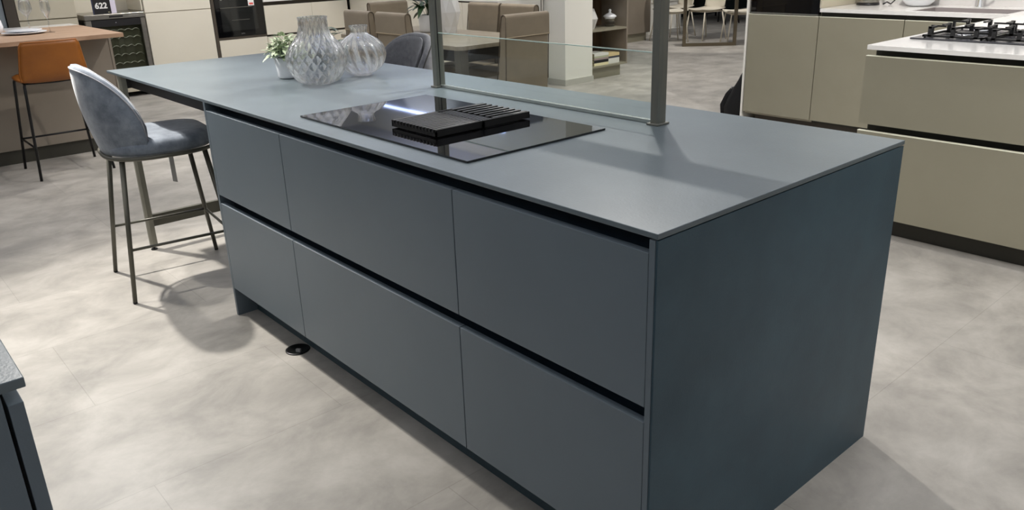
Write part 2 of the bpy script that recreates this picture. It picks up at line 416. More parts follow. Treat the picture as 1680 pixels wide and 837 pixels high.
def vase_b():
    t = thing('glass_vase', 'round clear glass vase with vertical ribs and a small fluted neck', 'vase', (-2.243,.728,H), local=True)
    prof = [(.044,.010),(.070,.020),(.094,.045),(.107,.078),(.109,.100),(.101,.128),(.080,.152),(.055,.168),(.038,.178),(.034,.188),(.037,.201),(.042,.214)]
    n = 144; mb = MB(); K = 16
    def sm(i, f):
        a, b_ = prof[i], prof[min(i+1, len(prof)-1)]; return (a[0]+(b_[0]-a[0])*f, a[1]+(b_[1]-a[1])*f)
    P = [sm(i, f/4) for i in range(len(prof)-1) for f in range(4)]+[prof[-1]]
    P = [((P[max(i-2,0)][0]+P[max(i-1,0)][0]+P[i][0]+P[min(i+1,len(P)-1)][0]+P[min(i+2,len(P)-1)][0])/5, P[i][1]) for i in range(len(P))]
    rows = [[(.002*math.cos(2*PI*k/n), .002*math.sin(2*PI*k/n), .002) for k in range(n)], [(.036*math.cos(2*PI*k/n), .036*math.sin(2*PI*k/n), .0008) for k in range(n)]]
    for r, z in P:
        tw = (z-.1)*2.2
        rows.append([((r*(1+.06*abs(math.cos(K*.5*(2*PI*k/n+tw))))-.002)*math.cos(2*PI*k/n), (r*(1+.06*abs(math.cos(K*.5*(2*PI*k/n+tw))))-.002)*math.sin(2*PI*k/n), z) for k in range(n)])
    for r, z in reversed(P): rows.append([((r-.0055)*math.cos(2*PI*k/n), (r-.0055)*math.sin(2*PI*k/n), z) for k in range(n)])
    rows.append([(.002*math.cos(2*PI*k/n), .002*math.sin(2*PI*k/n), .009) for k in range(n)])
    V = mb.grid(rows, closed_u=True); mb.cap(V[0], True); mb.cap(V[-1])
    mb.build('vase_body', M['vaseglass'], t); return t
vase_b()

def leaf(mb, base, d, L, wd, droop=.3, fold=.15):
    d = Vector(d).normalized(); side = d.cross(Vector((0,0,1)))
    if side.length < .1: side = Vector((1,0,0))
    side.normalize(); up = side.cross(d); rows = []
    for i in range(6):
        u = i/5; w = wd*math.sin(PI*min(1,(u*.93+.035)))**.8*(1-.25*u)
        c = Vector(base)+d*L*u+Vector((0,0,-1))*droop*L*u*u
        rows.append([c-side*w+up*fold*w, c, c+side*w+up*fold*w])
    mb.grid(rows)
def plant_pot(name, loc, label, r0, r1, h, mpot, seed, nl, Ll, wl, mleaf, spread, top, rnd=.012, stems=0.0):
    t = thing(name, label, 'plant', loc, local=True)
    th = .006
    MB().lathe([(r0-rnd,0),(r0-.003,.004),(r0,rnd),(r1,h),(r1-.002,h+.002),(r1-th,h),(r1-th,h-.014),(.001,h-.014)], 40).build('pot', mpot, t)
    MB().lathe([(.001,h-.0135),(r1-th-.001,h-.013)], 24).build('soil', M['soil'], t)
    random.seed(seed); mb = MB(); st = MB()
    for k in range(nl):
        a = random.uniform(0, 2*PI); q = random.random()**.6
        b0 = Vector((spread*q*math.cos(a), spread*q*math.sin(a), h+(top-h)*(1-q*q*.75)*random.uniform(.25,1)))
        e = random.uniform(-.5,.7) if q > .5 else random.uniform(-.1,1.2)
        leaf(mb, b0, (math.cos(a)*math.cos(e), math.sin(a)*math.cos(e), math.sin(e)), Ll*random.uniform(.7,1.15), wl*random.uniform(.8,1.15), random.uniform(.1,.5))
        if k % 4 == 0: st.tube([(b0.x*.2, b0.y*.2, h-.012), (b0.x*.6, b0.y*.6, (h+b0.z)/2), b0], .0013, 5)
    st.build('stems', M['leafdark'], t); mb.build('foliage', mleaf, t, recalc=False); return t
p1 = plant_pot('potted_plant', (-2.445,.475,H), 'small variegated green and white plant in a white pot beside the cut glass vase', .045, .052, .088, M['ceramic'], 3, 210, .034, .0115, M['leaf'], .076, .195)
p2 = plant_pot('potted_plant', (-2.47,.68,H), 'dark green leafy plant in a grey pot hidden behind the cut glass vase', .04, .048, .085, mat('slate_pot', (84,98,110), .4), 11, 34, .07, .020, M['leafdark'], .045, .20)

# ------------------------------------------------------------------ bar stools (velvet shell back)
def shell_stool(label, loc, rz, fab, fabback, group):
    t = thing('bar_stool', label, 'bar stool', loc, rz, group, local=True)
    # legs
    tops = [(-.165,-.17),(.165,-.17),(-.165,.17),(.165,.17)]; feet = [(-.235,-.24),(.235,-.24),(-.235,.24),(.235,.24)]
    for (a, b_), (c, d) in zip(tops, feet):
        l = MB().tube([(a,b_,.622),(c,d,.008)], .0115, 12, r2=.0095).build('leg', M['frame'], t)
        MB().lathe([(.008,0),(.0095,.003),(.0095,.009)], 12, (c,d,0)).build('foot_cap', M['rubber'], l)
    k = (.622-.235)/.614
    q = lambda i: (tops[i][0]+(feet[i][0]-tops[i][0])*k, tops[i][1]+(feet[i][1]-tops[i][1])*k, .235)
    for i, j in ((0,2),(1,3),(2,3)): MB().tube([q(i), q(j)], .0065, 8).build('footrest_bar', M['frame'], t)
    # ring under the seat
    ring = []
    for i in range(48):
        a = 2*PI*i/48; c, s_ = math.cos(a), math.sin(a)
        ring.append((.235*abs(c)**.72*(1 if c > 0 else -1), (.245 if s_ > 0 else .222)*abs(s_)**.72*(1 if s_ > 0 else -1), .628))
    MB().tube(ring, .009, 8, closed=True).build('seat_frame', M['frame'], t)
    # seat cushion
    mb = MB(); rows = []
    prof = [(.2,.632),(.94,.632),(1.0,.648),(1.01,.668),(.97,.688),(.86,.700),(.6,.703),(.3,.698),(.02,.696)]
    for f, z in prof:
        row = []
        for i in range(40):
            a = 2*PI*i/40; c, s_ = math.cos(a), math.sin(a)
            x = .236*f*abs(c)**.75*(1 if c > 0 else -1); y = (.243 if s_ > 0 else .216)*f*abs(s_)**.75*(1 if s_ > 0 else -1)
            row.append((x, y, z+(.012*max(0,y/.24)**2 if z > .69 else 0)))
        rows.append(row)
    V = mb.grid(rows, closed_u=True); mb.cap(V[0], True); mb.cap(V[-1]); mb.build('seat', fab, t)
    # shell back: outer skin and inner skin of a scallop, swept round the seat
    NA, NT = 36, 14; A = math.radians(80)
    def rim(a): u = abs(a)/A; return .655+.345*max(0,1-u**2.6)**.5
    def pt(a, z, off):
        lean = (z-.63)/.37
        rx = .205+.045*math.sin(min(1,max(0,lean))*PI*.62)+off; ry = .218+off+.062*lean
        sx = math.sin(a); cy = math.cos(a)
        return Vector((rx*abs(sx)**.85*(1 if sx > 0 else -1), -ry*(abs(cy)**.8*(1 if cy > 0 else -1)) , z))
    outer, inner, pipe = [], [], []
    for i in range(NA+1):
        a = -A+2*A*i/NA; zt = rim(a); thick = .046*min(1,(zt-.650)/.10+.15)
        ro, ri = [], []
        for j in range(NT+1):
            z = .636+(zt-.636)*j/NT; bul = .012*math.sin(PI*j/NT)
            ro.append(pt(a, z, .002+bul-.008*(j/NT)**4)); ri.append(pt(a, z, -thick-.004*math.sin(PI*j/NT)+.008*(j/NT)**4))
        top = (ro[-1]+ri[-1])/2+Vector((0,0,.014*min(1,thick/.03)))
        outer.append(ro+[top+(ro[-1]-ri[-1])*.22, top, top-(ro[-1]-ri[-1])*.22]+list(reversed(ri)))
        pipe.append(ro[-1]+Vector((0,0,.003)))
    mb = MB(); V = mb.grid(outer)
    mb.cap(V[0]); mb.cap(V[-1], True)
    for i in range(NA):
        mb.bm.faces.new((V[i][0], V[i][-1], V[i+1][-1], V[i+1][0]))
    b = mb.build('backrest', fabback, t)
    # paler padded inner lining following the rim
    mb = MB(); rows = []
    for i in range(NA+1):
        a = -A*.97+2*A*.97*i/NA; zt = rim(a)-.001; thick = .046*min(1,(zt-.650)/.10+.15)
        rows.append([pt(a, .640+(zt-.640)*j/NT, -thick-.0065-.010*math.sin(PI*j/NT)) for j in range(NT+1)])
    mb.grid(rows); 
    li = mb.build('back_lining', M['piping'] if fab is M['velvet'] else M['greyfab'], b)
    md = li.modifiers.new('Solidify', 'SOLIDIFY'); md.thickness = .004; md.offset = 1
    MB().tube(pipe, .0032, 6).build('piping', M['hair'] if fab is not M['velvet'] else M['piping'], b)
    return t
s1 = shell_stool('blue-grey velvet bar stool with scalloped back, pushed under the front of the island overhang', (-2.85,-.015,0), math.radians(-6.4), M['velvet'], M['velvet'], 'shell back bar stools at the island')
s2 = shell_stool('dark grey upholstered bar stool on the far side of the island, beside the glass screen', (-2.69,1.095,0), math.radians(178), M['greyfab'], M['greyfab'], 'shell back bar stools at the island')
pt_ = thing('price_tag', 'plain grey paper tag hanging below the velvet stool seat', 'tag', (-2.9,.06,.43))
MB().box(-2.918, -2.884, .0595, .0605, .435, .565, rz=.3).build('tag_card', mat('grey_card', (150,150,148), .6), pt_)
MB().tube([(-2.901,.06,.565),(-2.90,.06,.628)], .0008, 5).build('tag_string', M['hair'], pt_)

# ------------------------------------------------------------------ cognac bar stool
def cognac_stool():
    t = thing('bar_stool', 'cognac brown leather bar stool on black legs at the wood-topped counter', 'bar stool', (-5.55,.155,0), PI/2, local=True)
    # local: faces +y (towards -x in the world), back at -y
    sh = MB(); rows = []
    prof = []
    for i in range(22):
        u = i/21
        if u < .45: y = .215-.36*(u/.45); z = .655+.012*math.cos(u/.45*PI*.5)-.012*math.sin(u/.45*PI)
        elif u < .62:
            a = (u-.45)/.17*PI/2; y = -.145-.075*math.sin(a); z = .655+.07*(1-math.cos(a))
        else: v = (u-.62)/.38; y = -.22-.035*v; z = .725+.20*v
        prof.append((y, z, u))
    for y, z, u in prof:
        w = .205 if u < .5 else .205-.028*max(0,(u-.62)/.38)
        if u > .95: w -= .012*(u-.95)/.05
        if u < .08: w -= .05*(.08-u)/.08
        rows.append([(w*s/8, y+(.035*(abs(s/8)**2.5) if u > .55 else 0), z+(.012*abs(s/8)**3 if u < .5 else 0)) for s in range(-8, 9)])
    sh.grid(rows); o = sh.build('seat_shell', M['tan'], t)
    md = o.modifiers.new('Solidify', 'SOLIDIFY'); md.thickness = .012; md.offset = 0
    rim = [rows[i][0] for i in range(11, 22)]+rows[-1][1:-1]+[rows[i][-1] for i in range(21, 10, -1)]
    MB().tube(rim, .0075, 6).build('back_rim', M['tan'], o)
    k = [(-.185,-.15,.655),(.185,-.15,.655),(-.185,.17,.655),(.185,.17,.655)]
    f = [(-.238,-.25,0),(.238,-.25,0),(-.238,.25,0),(.238,.25,0)]
    for a, b_ in zip(k, f): MB().tube([a, (a[0]*1.03,a[1]*1.03,a[2]-.02), (b_[0], b_[1], 0.0)], .0095, 10).build('leg', M['blackmetal'], t)
    MB().tube([k[0],(-.02,-.155,.648),(.02,-.155,.648),k[1]], .008, 8).tube([k[2],(0,.17,.648),k[3]], .008, 8).tube([k[0],k[2]], .008, 8).tube([k[1],k[3]], .008, 8).build('seat_frame', M['blackmetal'], t)
    q = lambda i, z: tuple(f[i][j]+(k[i][j]-f[i][j])*(z/.655) for j in (0,1))+(z,)
    for i, j in ((0,2),(1,3),(2,3)): MB().tube([q(i,.225), q(j,.225)], .007, 8).build('footrest_bar', M['blackmetal'], t)
cognac_stool()

# ------------------------------------------------------------------ wood topped counter on the left
TZ = .915
tag(MB().box(-6.88, -5.64, -2.2, .725, TZ-.030, TZ, bev=.0015).build('worktop', M['oak']), 'pale brown oak bar top with plates and wine glasses on it', 'worktop')
tag(MB().box(-7.15, -6.881, -2.2, .725, TZ-.030, TZ, bev=.001).build('worktop', M['whitetop']), 'white stone worktop strip behind the oak bar top', 'worktop')
t = thing('peninsula_cabinet', 'taupe cabinet body under the oak bar top, behind the cognac stool', 'cabinet', (-6.5,-.7,0))
MB().box(-7.1, -6.0, -2.2, .705, .105, TZ-.031).build('carcass', M['taupe'], t)
MB().box(-5.9995, -5.996, -2.2, .705, .107, TZ-.032).build('back_panel', M['taupe'], t)
MB().box(-7.1, -5.990, .7055, .723, .0, TZ-.032).build('side_panel', M['taupe'], t)
MB().box(-7.05, -6.02, -2.2, .70, 0, .105).build('plinth', M['darkgrip'], t)
def wine_glass(label, loc, r, hb, hs):
    t = thing('wine_glass', label, 'wine glass', loc, group='wine glasses on the oak bar top', local=True)
    pr = [(.034,0),(.035,.001),(.012,.004),(.0042,.010),(.0036,hs*.5),(.004,hs-.006),(.008,hs),(r*.75,hs+hb*.28),(r,hs+hb*.42),(r*.93,hs+hb*.7),(r*.72,hs+hb),
          (r*.72-.0014,hs+hb),(r*.93-.0016,hs+hb*.7),(r-.0016,hs+hb*.42),(r*.75-.0016,hs+hb*.29),(.004,hs+.005),(.0005,hs+.004)]
    MB().lathe(pr, 32).build('glass_body', M['wineglass'], t)
wine_glass('wide-bowled wine glass, left one on the oak bar top', (-6.72,.325,TZ), .048, .145, .10)
wine_glass('slim tall wine glass, right one on the oak bar top', (-6.27,.375,TZ), .034, .16, .105)
def plate(label, loc, r, zoff=0):
    t = thing('plate', label, 'plate', loc, group='white plates on the oak bar top', local=True)
    MB().lathe([(r*.55,0),(r*.6,.002),(r,.014),(r-.001,.0165),(r*.62,.006),(.001,.005)], 48).build('plate_body', M['ceramic'], t)
plate('large white dinner plate, lower one of the two on the oak bar top', (-6.31,.205,TZ), .155)
plate('smaller white plate stacked on the large dinner plate', (-6.31,.205,TZ+.0155), .125)
t = thing('ceramic_jug', 'white rounded ceramic pitcher at the left edge of the photo on the oak bar', 'jug', (-6.55,.045,TZ), local=True)
MB().lathe([(.035,0),(.06,.008),(.07,.05),(.062,.10),(.038,.135),(.034,.16),(.031,.16),(.034,.13),(.055,.1),(.001,.01)], 36).build('body', M['ceramic'], t)

# ------------------------------------------------------------------ left foreground blue cabinet
tag(MB().box(-2.2, -.243, -1.75, -.994, .8955, .91, bev=.0015).build('worktop', M['top']), 'blue-grey worktop corner cut off at the lower left of the photo', 'worktop')
t = thing('base_cabinet', 'blue-grey drawer cabinet cut off at the lower left corner', 'cabinet', (-1.2,-1.3,0))
MB().box(-2.2, -.262, -1.72, -1.06, .1, .895).build('carcass', M['recess'], t)
MB().box(-.262, -.248, -1.74, -1.0245, 0, .895).build('side_panel', M['front'], t)
MB().box(-2.2, -.248, -1.0195, -1.001, .53, .874, bev=.001).build('drawer_front', M['front'], t)
MB().box(-2.2, -.248, -1.0195, -1.001, .125, .496, bev=.001).build('drawer_front', M['front'], t)
MB().box(-2.2, -.262, -1.10, -1.08, 0, .1).build('plinth', M['plinth'], t)

# ------------------------------------------------------------------ hob peninsula on the right
PZ = .937
tag(MB().box(-.92, 2.0, 2.68, 4.518, .9155, PZ, bev=.001).box(.2195,.2205,2.679,2.68,.916,PZ-.001).build('worktop', M['whitetop']), 'glossy white quartz worktop carrying the gas hob', 'worktop')
xs = [(-.93, .27), (.27, 1.47)]
for i, (a, b_) in enumerate(xs):
    t = thing('drawer_unit', ['wide bronze-greige drawer unit below the gas hob', 'bronze-greige drawer unit right of the gas hob unit'][i], 'cabinet', ((a+b_)/2,3.3,0), group='bronze-greige drawer units under the gas hob')
    MB().box(a+.02, b_, 2.76, 4.0, .10, .9150).build('carcass', M['darkgrip'], t)
    MB().box(a+.10 if i == 0 else a, b_, 2.79, 3.9, .0, .0995).build('plinth', M['darkgrip'], t)
    for z0, z1 in ((.560, .886), (.104, .527)):
        d = MB().box(a, b_-.002, 2.70, 2.72, z0, z1-.0035).build('drawer_front', M['greige'], t)
        MB().box(a, b_-.002, 2.699, 2.72, z1-.0033, z1).build('front_edge', M['greigegrip'], d)
# gas hob
t = thing('gas_hob', 'black gas hob with cast iron pan supports on the white worktop', 'gas hob', (-.45,3.27,PZ))
MB().box(-.865, -.09, 3.0, 3.52, PZ+.0005, PZ+.008, bev=.002).build('hob_plate', mat('dark_grey_hob_glass', (58,58,62), .2), t)
for cx, cy, r in ((-.66,3.13,.038), (-.33,3.14,.045), (-.68,3.38,.045), (-.40,3.39,.038), (-.2,3.26,.03)):
    b = MB().lathe([(r,PZ+.008),(r,PZ+.024),(r*.93,PZ+.026),(.001,PZ+.026)], 24, (cx,cy,0)).build('burner', M['chrome'], t)
    MB().lathe([(r*.98,PZ+.0262),(r,PZ+.031),(r*.9,PZ+.034),(.001,PZ+.034)], 24, (cx,cy,0)).build('burner_cap', M['grille'], b)
for gx0, gx1 in ((-.82,-.545), (-.535,-.26), (-.25,-.10)):
    g = MB(); a0, a1, z = 3.03, 3.50, PZ+.012
    for (x0, x1, y0, y1) in ((gx0,gx1,a0,a0+.012), (gx0,gx1,a1-.012,a1), (gx0,gx0+.012,a0,a1), (gx1-.012,gx1,a0,a1), (gx0,gx1,3.255,3.267)): g.box(x0, x1, y0, y1, z, z+.010, bev=.001)
    for yy in (3.03, 3.255, 3.49):
        for k in (.12, .5, .88):
            xx = gx0+(gx1-gx0)*k; g.box(xx-.009, xx+.009, yy, yy+.012, z, z+.050); 
            s_ = 1 if yy < 3.2 else -1
            g.box(xx-.006, xx+.006, min(yy, yy+s_*.075), max(yy+.01, yy+s_*.07), z+.040, z+.048)
    for xx in (gx0, gx1-.012):
        for yy in (3.12, 3.38):
            g.box(xx, xx+.012, yy, yy+.012, z, z+.048); s_ = 1 if xx == gx0 else -1
            g.box(min(xx, xx+s_*.07), max(xx+.012, xx+s_*.07), yy+.002, yy+.010, z+.040, z+.048)
    for (x, y) in ((gx0+.01,a0+.01),(gx1-.01,a0+.01),(gx0+.01,a1-.01),(gx1-.01,a1-.01)): g.box(x-.004, x+.004, y-.004, y+.004, PZ+.008, z)
    g.build('pan_support', M['grille'], t)

# back run with sink
tag(None or MB().box(-2.178, -1.56, 4.53, 5.148, .9115, PZ).box(-1.5605, -.96, 4.53, 4.60, .9115, PZ).box(-1.5605, -.96, 4.97, 5.148, .9115, PZ).box(-.9605, 2.0, 4.53, 5.148, .9115, PZ).build('worktop', M['whitetop']),
    'glossy white quartz worktop around the inset sink at the back', 'worktop')
t = thing('sink', 'grey rectangular inset sink in the white worktop', 'sink', (-1.26,4.78,.75))
sk = MB(); sk.box(-1.558, -.962, 4.602, 4.968, .775, .785)
sk.box(-1.558, -1.546, 4.602, 4.968, .785, PZ-.002); sk.box(-.974, -.962, 4.602, 4.968, .785, PZ-.002); sk.box(-1.546, -.974, 4.602, 4.614, .785, PZ-.002); sk.box(-1.546, -.974, 4.956, 4.968, .785, PZ-.002)
sk.build('basin', mat('taupe_composite', (150,142,140), .5), t)
MB().lathe([(.04,.7855),(.04,.789),(.001,.788)], 24, (-1.26,4.78,0)).build('drain', M['chrome'], t)
t = thing('mixer_tap', 'chrome mixer tap standing behind the sink', 'tap', (-1.29,5.045,PZ))
MB().lathe([(.026,PZ),(.026,PZ+.006),(.019,PZ+.010),(.019,PZ+.16),(.001,PZ+.162)], 24, (-1.29,5.045,0)).build('tap_body', M['chrome'], t)
MB().tube([(-1.29,5.045,PZ+.15),(-1.29,5.045,PZ+.30),(-1.29,5.01,PZ+.35),(-1.29,4.94,PZ+.36),(-1.29,4.87,PZ+.33),(-1.29,4.86,PZ+.28)], .011, 12).build('spout', M['chrome'], t)
MB().tube([(-1.27,5.045,PZ+.10),(-1.225,5.045,PZ+.13)], .006, 8).build('lever', M['chrome'], t)
tag(MB().box(-2.177, 2.0, 5.138, 5.1479, PZ, 1.6).build('splashback', mat('white_marble', (232,230,228), .2, var=(205,200,196), vscale=1.4)), 'white marble splashback behind the sink', 'splashback')
for i, (a, b_) in enumerate([(-2.19,-1.57), (-1.57,-.97), (-.97,-.37)]):
    t = thing('base_cabinet', ['bronze-greige base cabinet between the tall oven unit and the sink', 'bronze-greige base cabinet under the sink, partly behind the hob worktop', 'bronze-greige base cabinet in the corner behind the gas hob'][i], 'cabinet', ((a+b_)/2,4.85,0), group='bronze-greige base cabinets under the sink worktop')
    MB().box(a+.002, b_-.001, 4.60, 5.14, .09, .77 if i else .905).build('carcass', M['darkgrip'], t)
    MB().box(a+.002, b_-.001, 4.585, 4.60, .09, .9105).build('grip_rail', M['darkgrip'], t)
    d = MB().box(a+.003, b_-.003, 4.55, 4.57, .112, .8745).build('cabinet_door', M['greige'], t)
    MB().box(a+.003, b_-.003, 4.549, 4.57, .8747, .879).build('front_edge', M['greigegrip'], d)
    MB().box(a, b_, 4.62, 4.64, 0, .09).build('plinth', M['brownstrip'], t)
t = thing('tall_oven_unit', 'tall bronze-greige oven housing with white side, next to the black rucksack', 'cabinet', (-2.48,4.85,0))
MB().box(-2.785, -2.195, 4.59, 5.14, .09, 2.1).build('carcass', M['tallgreige'], t)
MB().box(-2.802, -2.786, 4.548, 5.14, .03, 2.1).build('side_panel', M['white'], t)
d = MB().box(-2.778, -2.193, 4.55, 4.57, .112, .8745).build('cabinet_door', M['greige'], t)
MB().box(-2.778, -2.193, 4.549, 4.57, .8747, .879).build('front_edge', M['greigegrip'], d)
MB().box(-2.194, -2.180, 4.552, 5.14, .938, 2.1).build('side_panel', M['tallgreige'], t)
MB().box(-2.72, -2.19, 4.64, 4.66, 0, .09).build('plinth', M['brownstrip'], t)
t = thing('built_in_oven', 'black glass built-in oven in the tall bronze-greige unit', 'oven', (-2.48,4.55,.89))
MB().box(-2.765, -2.199, 4.552, 4.588, .893, 1.48).build('oven_body', M['blackglass'], t)
MB().box(-2.765, -2.199, 4.545, 4.589, .884, .8925).build('bottom_trim', M['steelpost'], t)
textpart('brand_lettering', 'SIEMENS', .020, mat('grey_print', (170,170,160), .5), t, face_y((-2.50,4.5512,1.0)), bold=.0004)
# rucksack
t = thing('rucksack', 'black rucksack leaning on the white side of the tall oven unit', 'bag', (-3.0,4.83,0))
bag = MB(); rows = []
for z, ya, yb, xa, xb in ((0,4.70,5.05,-3.06,-2.83),(.03,4.68,5.07,-3.09,-2.812),(.08,4.67,5.07,-3.10,-2.808),(.18,4.68,5.06,-3.05,-2.808),(.27,4.69,5.05,-3.0,-2.808),(.36,4.70,5.03,-2.95,-2.808),(.44,4.73,5.0,-2.90,-2.81),(.48,4.78,4.96,-2.87,-2.82)):
    row = []
    for i in range(28):
        a = 2*PI*i/28; c, s_ = math.cos(a), math.sin(a)
        row.append(((xa+xb)/2+(xb-xa)/2*abs(c)**.6*(1 if c > 0 else -1)+(.006*math.sin(i*1.7+z*40) if c < 0 else 0), (ya+yb)/2+(yb-ya)/2*abs(s_)**.6*(1 if s_ > 0 else -1), z))
    rows.append(row)
V = bag.grid(rows, closed_u=True); bag.cap(V[0], True); bag.cap(V[-1]); bag.build('bag_body', M['bag'], t)
pk = MB(); rows = []
for z, xa in ((.02,-3.125),(.10,-3.135),(.20,-3.085),(.25,-3.04)):
    rows.append([(xa+.02*abs((k-5)/5)**3, 4.72+.028*k, z) for k in range(11)])
pk.grid(rows); pko = pk.build('front_pocket', M['bag'], t); md = pko.modifiers.new('Solidify', 'SOLIDIFY'); md.thickness = .05; md.offset = -1
MB().tube([(-2.98,4.675,.275),(-2.98,4.67,.255)], .004, 6).build('zip_pull', M['chrome'], t)
MB().tube([(-2.90,4.84,.48),(-2.91,4.84,.52),(-2.90,4.90,.53),(-2.89,4.95,.50),(-2.89,4.95,.48)], .008, 8).build('top_handle', M['bag'], t)

# kettle, bowl on the back worktop
t = thing('kettle', 'stainless steel kettle with black base on the back worktop', 'kettle', (-2.04,4.97,PZ), local=True)
MB().lathe([(.078,0),(.08,.004),(.08,.016),(.001,.016)], 32).build('power_base', M['plastic_black'], t)
MB().lathe([(.076,.017),(.077,.03),(.070,.12),(.058,.19),(.050,.20),(.001,.201)], 32).build('kettle_body', M['steel'], t)
MB().tube([(.066,.02,.17),(.11,.03,.18),(.12,.035,.12),(.085,.025,.05)], .009, 8).build('handle', M['plastic_black'], t)
MB().lathe([(.014,.201),(.016,.212),(.001,.216)], 16).build('lid_knob', M['plastic_black'], t)
tag(MB().tube([(-1.95,5.02,PZ+.005),(-1.93,5.04,PZ+.02),(-1.91,5.06,PZ+.005),(-1.90,5.10,PZ+.03)], .005, 6).build('power_cable', M['plastic_black']), 'dark cable lying beside the kettle', 'cable')
t = thing('bowl', 'large off-white bowl on the back worktop left of the sink', 'bowl', (-1.69,5.01,PZ), local=True)
MB().lathe([(.045,0),(.075,.006),(.105,.035),(.125,.085),(.131,.12),(.127,.12),(.120,.085),(.10,.04),(.07,.012),(.001,.008)], 48).build('bowl_body', M['ceramic'], t)

# ------------------------------------------------------------------ cream kitchen wall (left back)
XA = -8.6
def cream_front(par, name, y0, y1, z0, z1, m=None): return MB().box(XA-.02, XA, y0+.0015, y1-.0015, z0, z1, bev=.001).build(name, m or M['cream'], par)
t = thing('tall_cabinet', 'pale greige tall cabinet behind the wine glasses', 'cabinet', (-8.8,.85,0))
MB().box(-9.6, XA-.021, .60, 1.14, .1, 2.2).build('carcass', M['tallgreige'], t)
cream_front(t, 'cabinet_door', .60, 1.14, .885, 2.2, M['tallgreige']); cream_front(t, 'cabinet_door', .60, 1.14, .1, .873, M['tallgreige'])
MB().box(-9.5, XA-.06, .60, 1.14, 0, .0995).build('plinth', M['brownstrip'], t)
tag(MB().box(-9.6, XA, .50, .595, 0, 2.2).build('filler_panel', M['brownstrip']), 'dark brown vertical filler panel left of the pale greige tall cabinet', 'panel')
tag(MB().box(-9.6, XA-.02, -2.0, .49, 0, 2.2).build('partition_panel', mat('cool_grey_panel', (132,140,145), .5)), 'cool grey panel at the top left corner of the photo', 'panel')
# niche behind the cooler
t = thing('niche_surround', 'cream recess surround above and behind the wine cooler', 'panel', (-9.1,1.48,.9))
MB().box(-9.6, -9.12, 1.145, 1.815, .0, 2.2).build('back_panel', M['cream'], t)
MB().box(-9.12, XA-.03, 1.80, 1.815, .90, 2.2).build('side_panel', M['cream'], t)
for lab, y0, y1 in (('cream tall cabinet between the wine cooler and the black oven', 1.82, 2.555),):
    t = thing('tall_cabinet', lab, 'cabinet', (-8.9,(y0+y1)/2,0))
    MB().box(-9.6, XA-.021, y0, y1, .1, 2.2).build('carcass', M['cream'], t)
    cream_front(t, 'cabinet_door', y0, y1, .876, 2.2); cream_front(t, 'cabinet_door', y0, y1, .1, .868)
    MB().box(-9.5, XA-.06, y0, y1, 0, .0995).build('plinth', M['brownstrip'], t)
t = thing('oven_housing', 'cream and dark brown housing around the black oven on the left wall', 'cabinet', (-8.9,2.88,0))
MB().box(-9.6, XA-.03, 2.56, 3.195, .1, 2.2).build('carcass', M['brownstrip'], t)
MB().box(XA-.03, XA+.002, 2.56, 2.595, .1, 2.2).build('side_strip', M['brownstrip'], t)
MB().box(XA-.03, XA+.002, 2.595, 3.195, .506, .53).build('shelf_strip', M['brownstrip'], t)
cream_front(t, 'drawer_front', 2.598, 3.195, .1, .502)
MB().box(-9.5, XA-.06, 2.56, 3.195, 0, .0995).build('plinth', M['brownstrip'], t)
t = thing('built_in_oven', 'black glass oven with a red and white price sticker, on the left wall', 'oven', (-8.6,2.9,.53))
MB().box(XA-.029, XA+.004, 2.600, 3.192, .534, 1.125, bev=.002).build('oven_door', M['blackglass'], t)
MB().box(XA+.0042, XA+.006, 2.66, 3.10, .60, 1.0).build('door_window', mat('oven_window', (34,35,34), .04, spec=.8), t)
MB().box(XA+.0062, XA+.0075, 2.66, 3.05, .862, .868).box(XA+.0062, XA+.0075, 2.78, 3.0, .72, .7235).build('oven_rack', M['steel'], t)
MB().box(XA+.02, XA+.04, 2.63, 3.16, 1.04, 1.06).build('handle', M['blackmetal'], t)
s_ = MB().box(XA+.0078, XA+.0085, 3.005, 3.078, .875, 1.0).build('price_sticker', M['paperwhite'], t)
MB().box(XA+.0087, XA+.0090, 3.015, 3.052, .955, .985).box(XA+.0087, XA+.0090, 3.018, 3.068, .885, .908).build('red_print', M['red'], s_)
MB().lathe([(.017,0),(.001,.001)], 20).build('round_sticker', M['paperwhite'], t)
rs = t.children[-1]; rs.rotation_euler = (0, PI/2, 0); rs.location = Vector((XA+.0065,2.685,.965))-Vector((-8.6,2.9,.53))
for v in rs.data.vertices: v.co += Vector((-8.6,2.9,.53))
textpart('brand_lettering', 'beko', .022, mat('oven_print', (120,120,118), .5), t, face_x((XA+.0045,2.9,.565)))
bu = [(3.198,3.83),(3.83,4.34)]
for i, (y0, y1) in enumerate(bu):
    t = thing('base_cabinet', ['cream drawer cabinet directly right of the black oven', 'cream drawer cabinet behind the dining chairs, right of the first seam'][i], 'cabinet', (-8.9,(y0+y1)/2,0), group='cream drawer cabinets on the left wall')
    MB().box(-9.6, XA-.045, y0, y1, .1, .8995).build('carcass', M['brownstrip'], t)
    cream_front(t, 'drawer_front', y0, y1, .518, .858); cream_front(t, 'drawer_front', y0, y1, .1, .494)
    MB().box(-9.5, XA-.06, y0, y1, 0, .0995).build('plinth', M['brownstrip'], t)
tag(MB().box(-9.6, XA+.005, 3.198, 4.99, .902, .925, bev=.001).build('worktop', M['whitetop']), 'white worktop on the cream cabinets right of the oven', 'worktop')
YB = 4.37
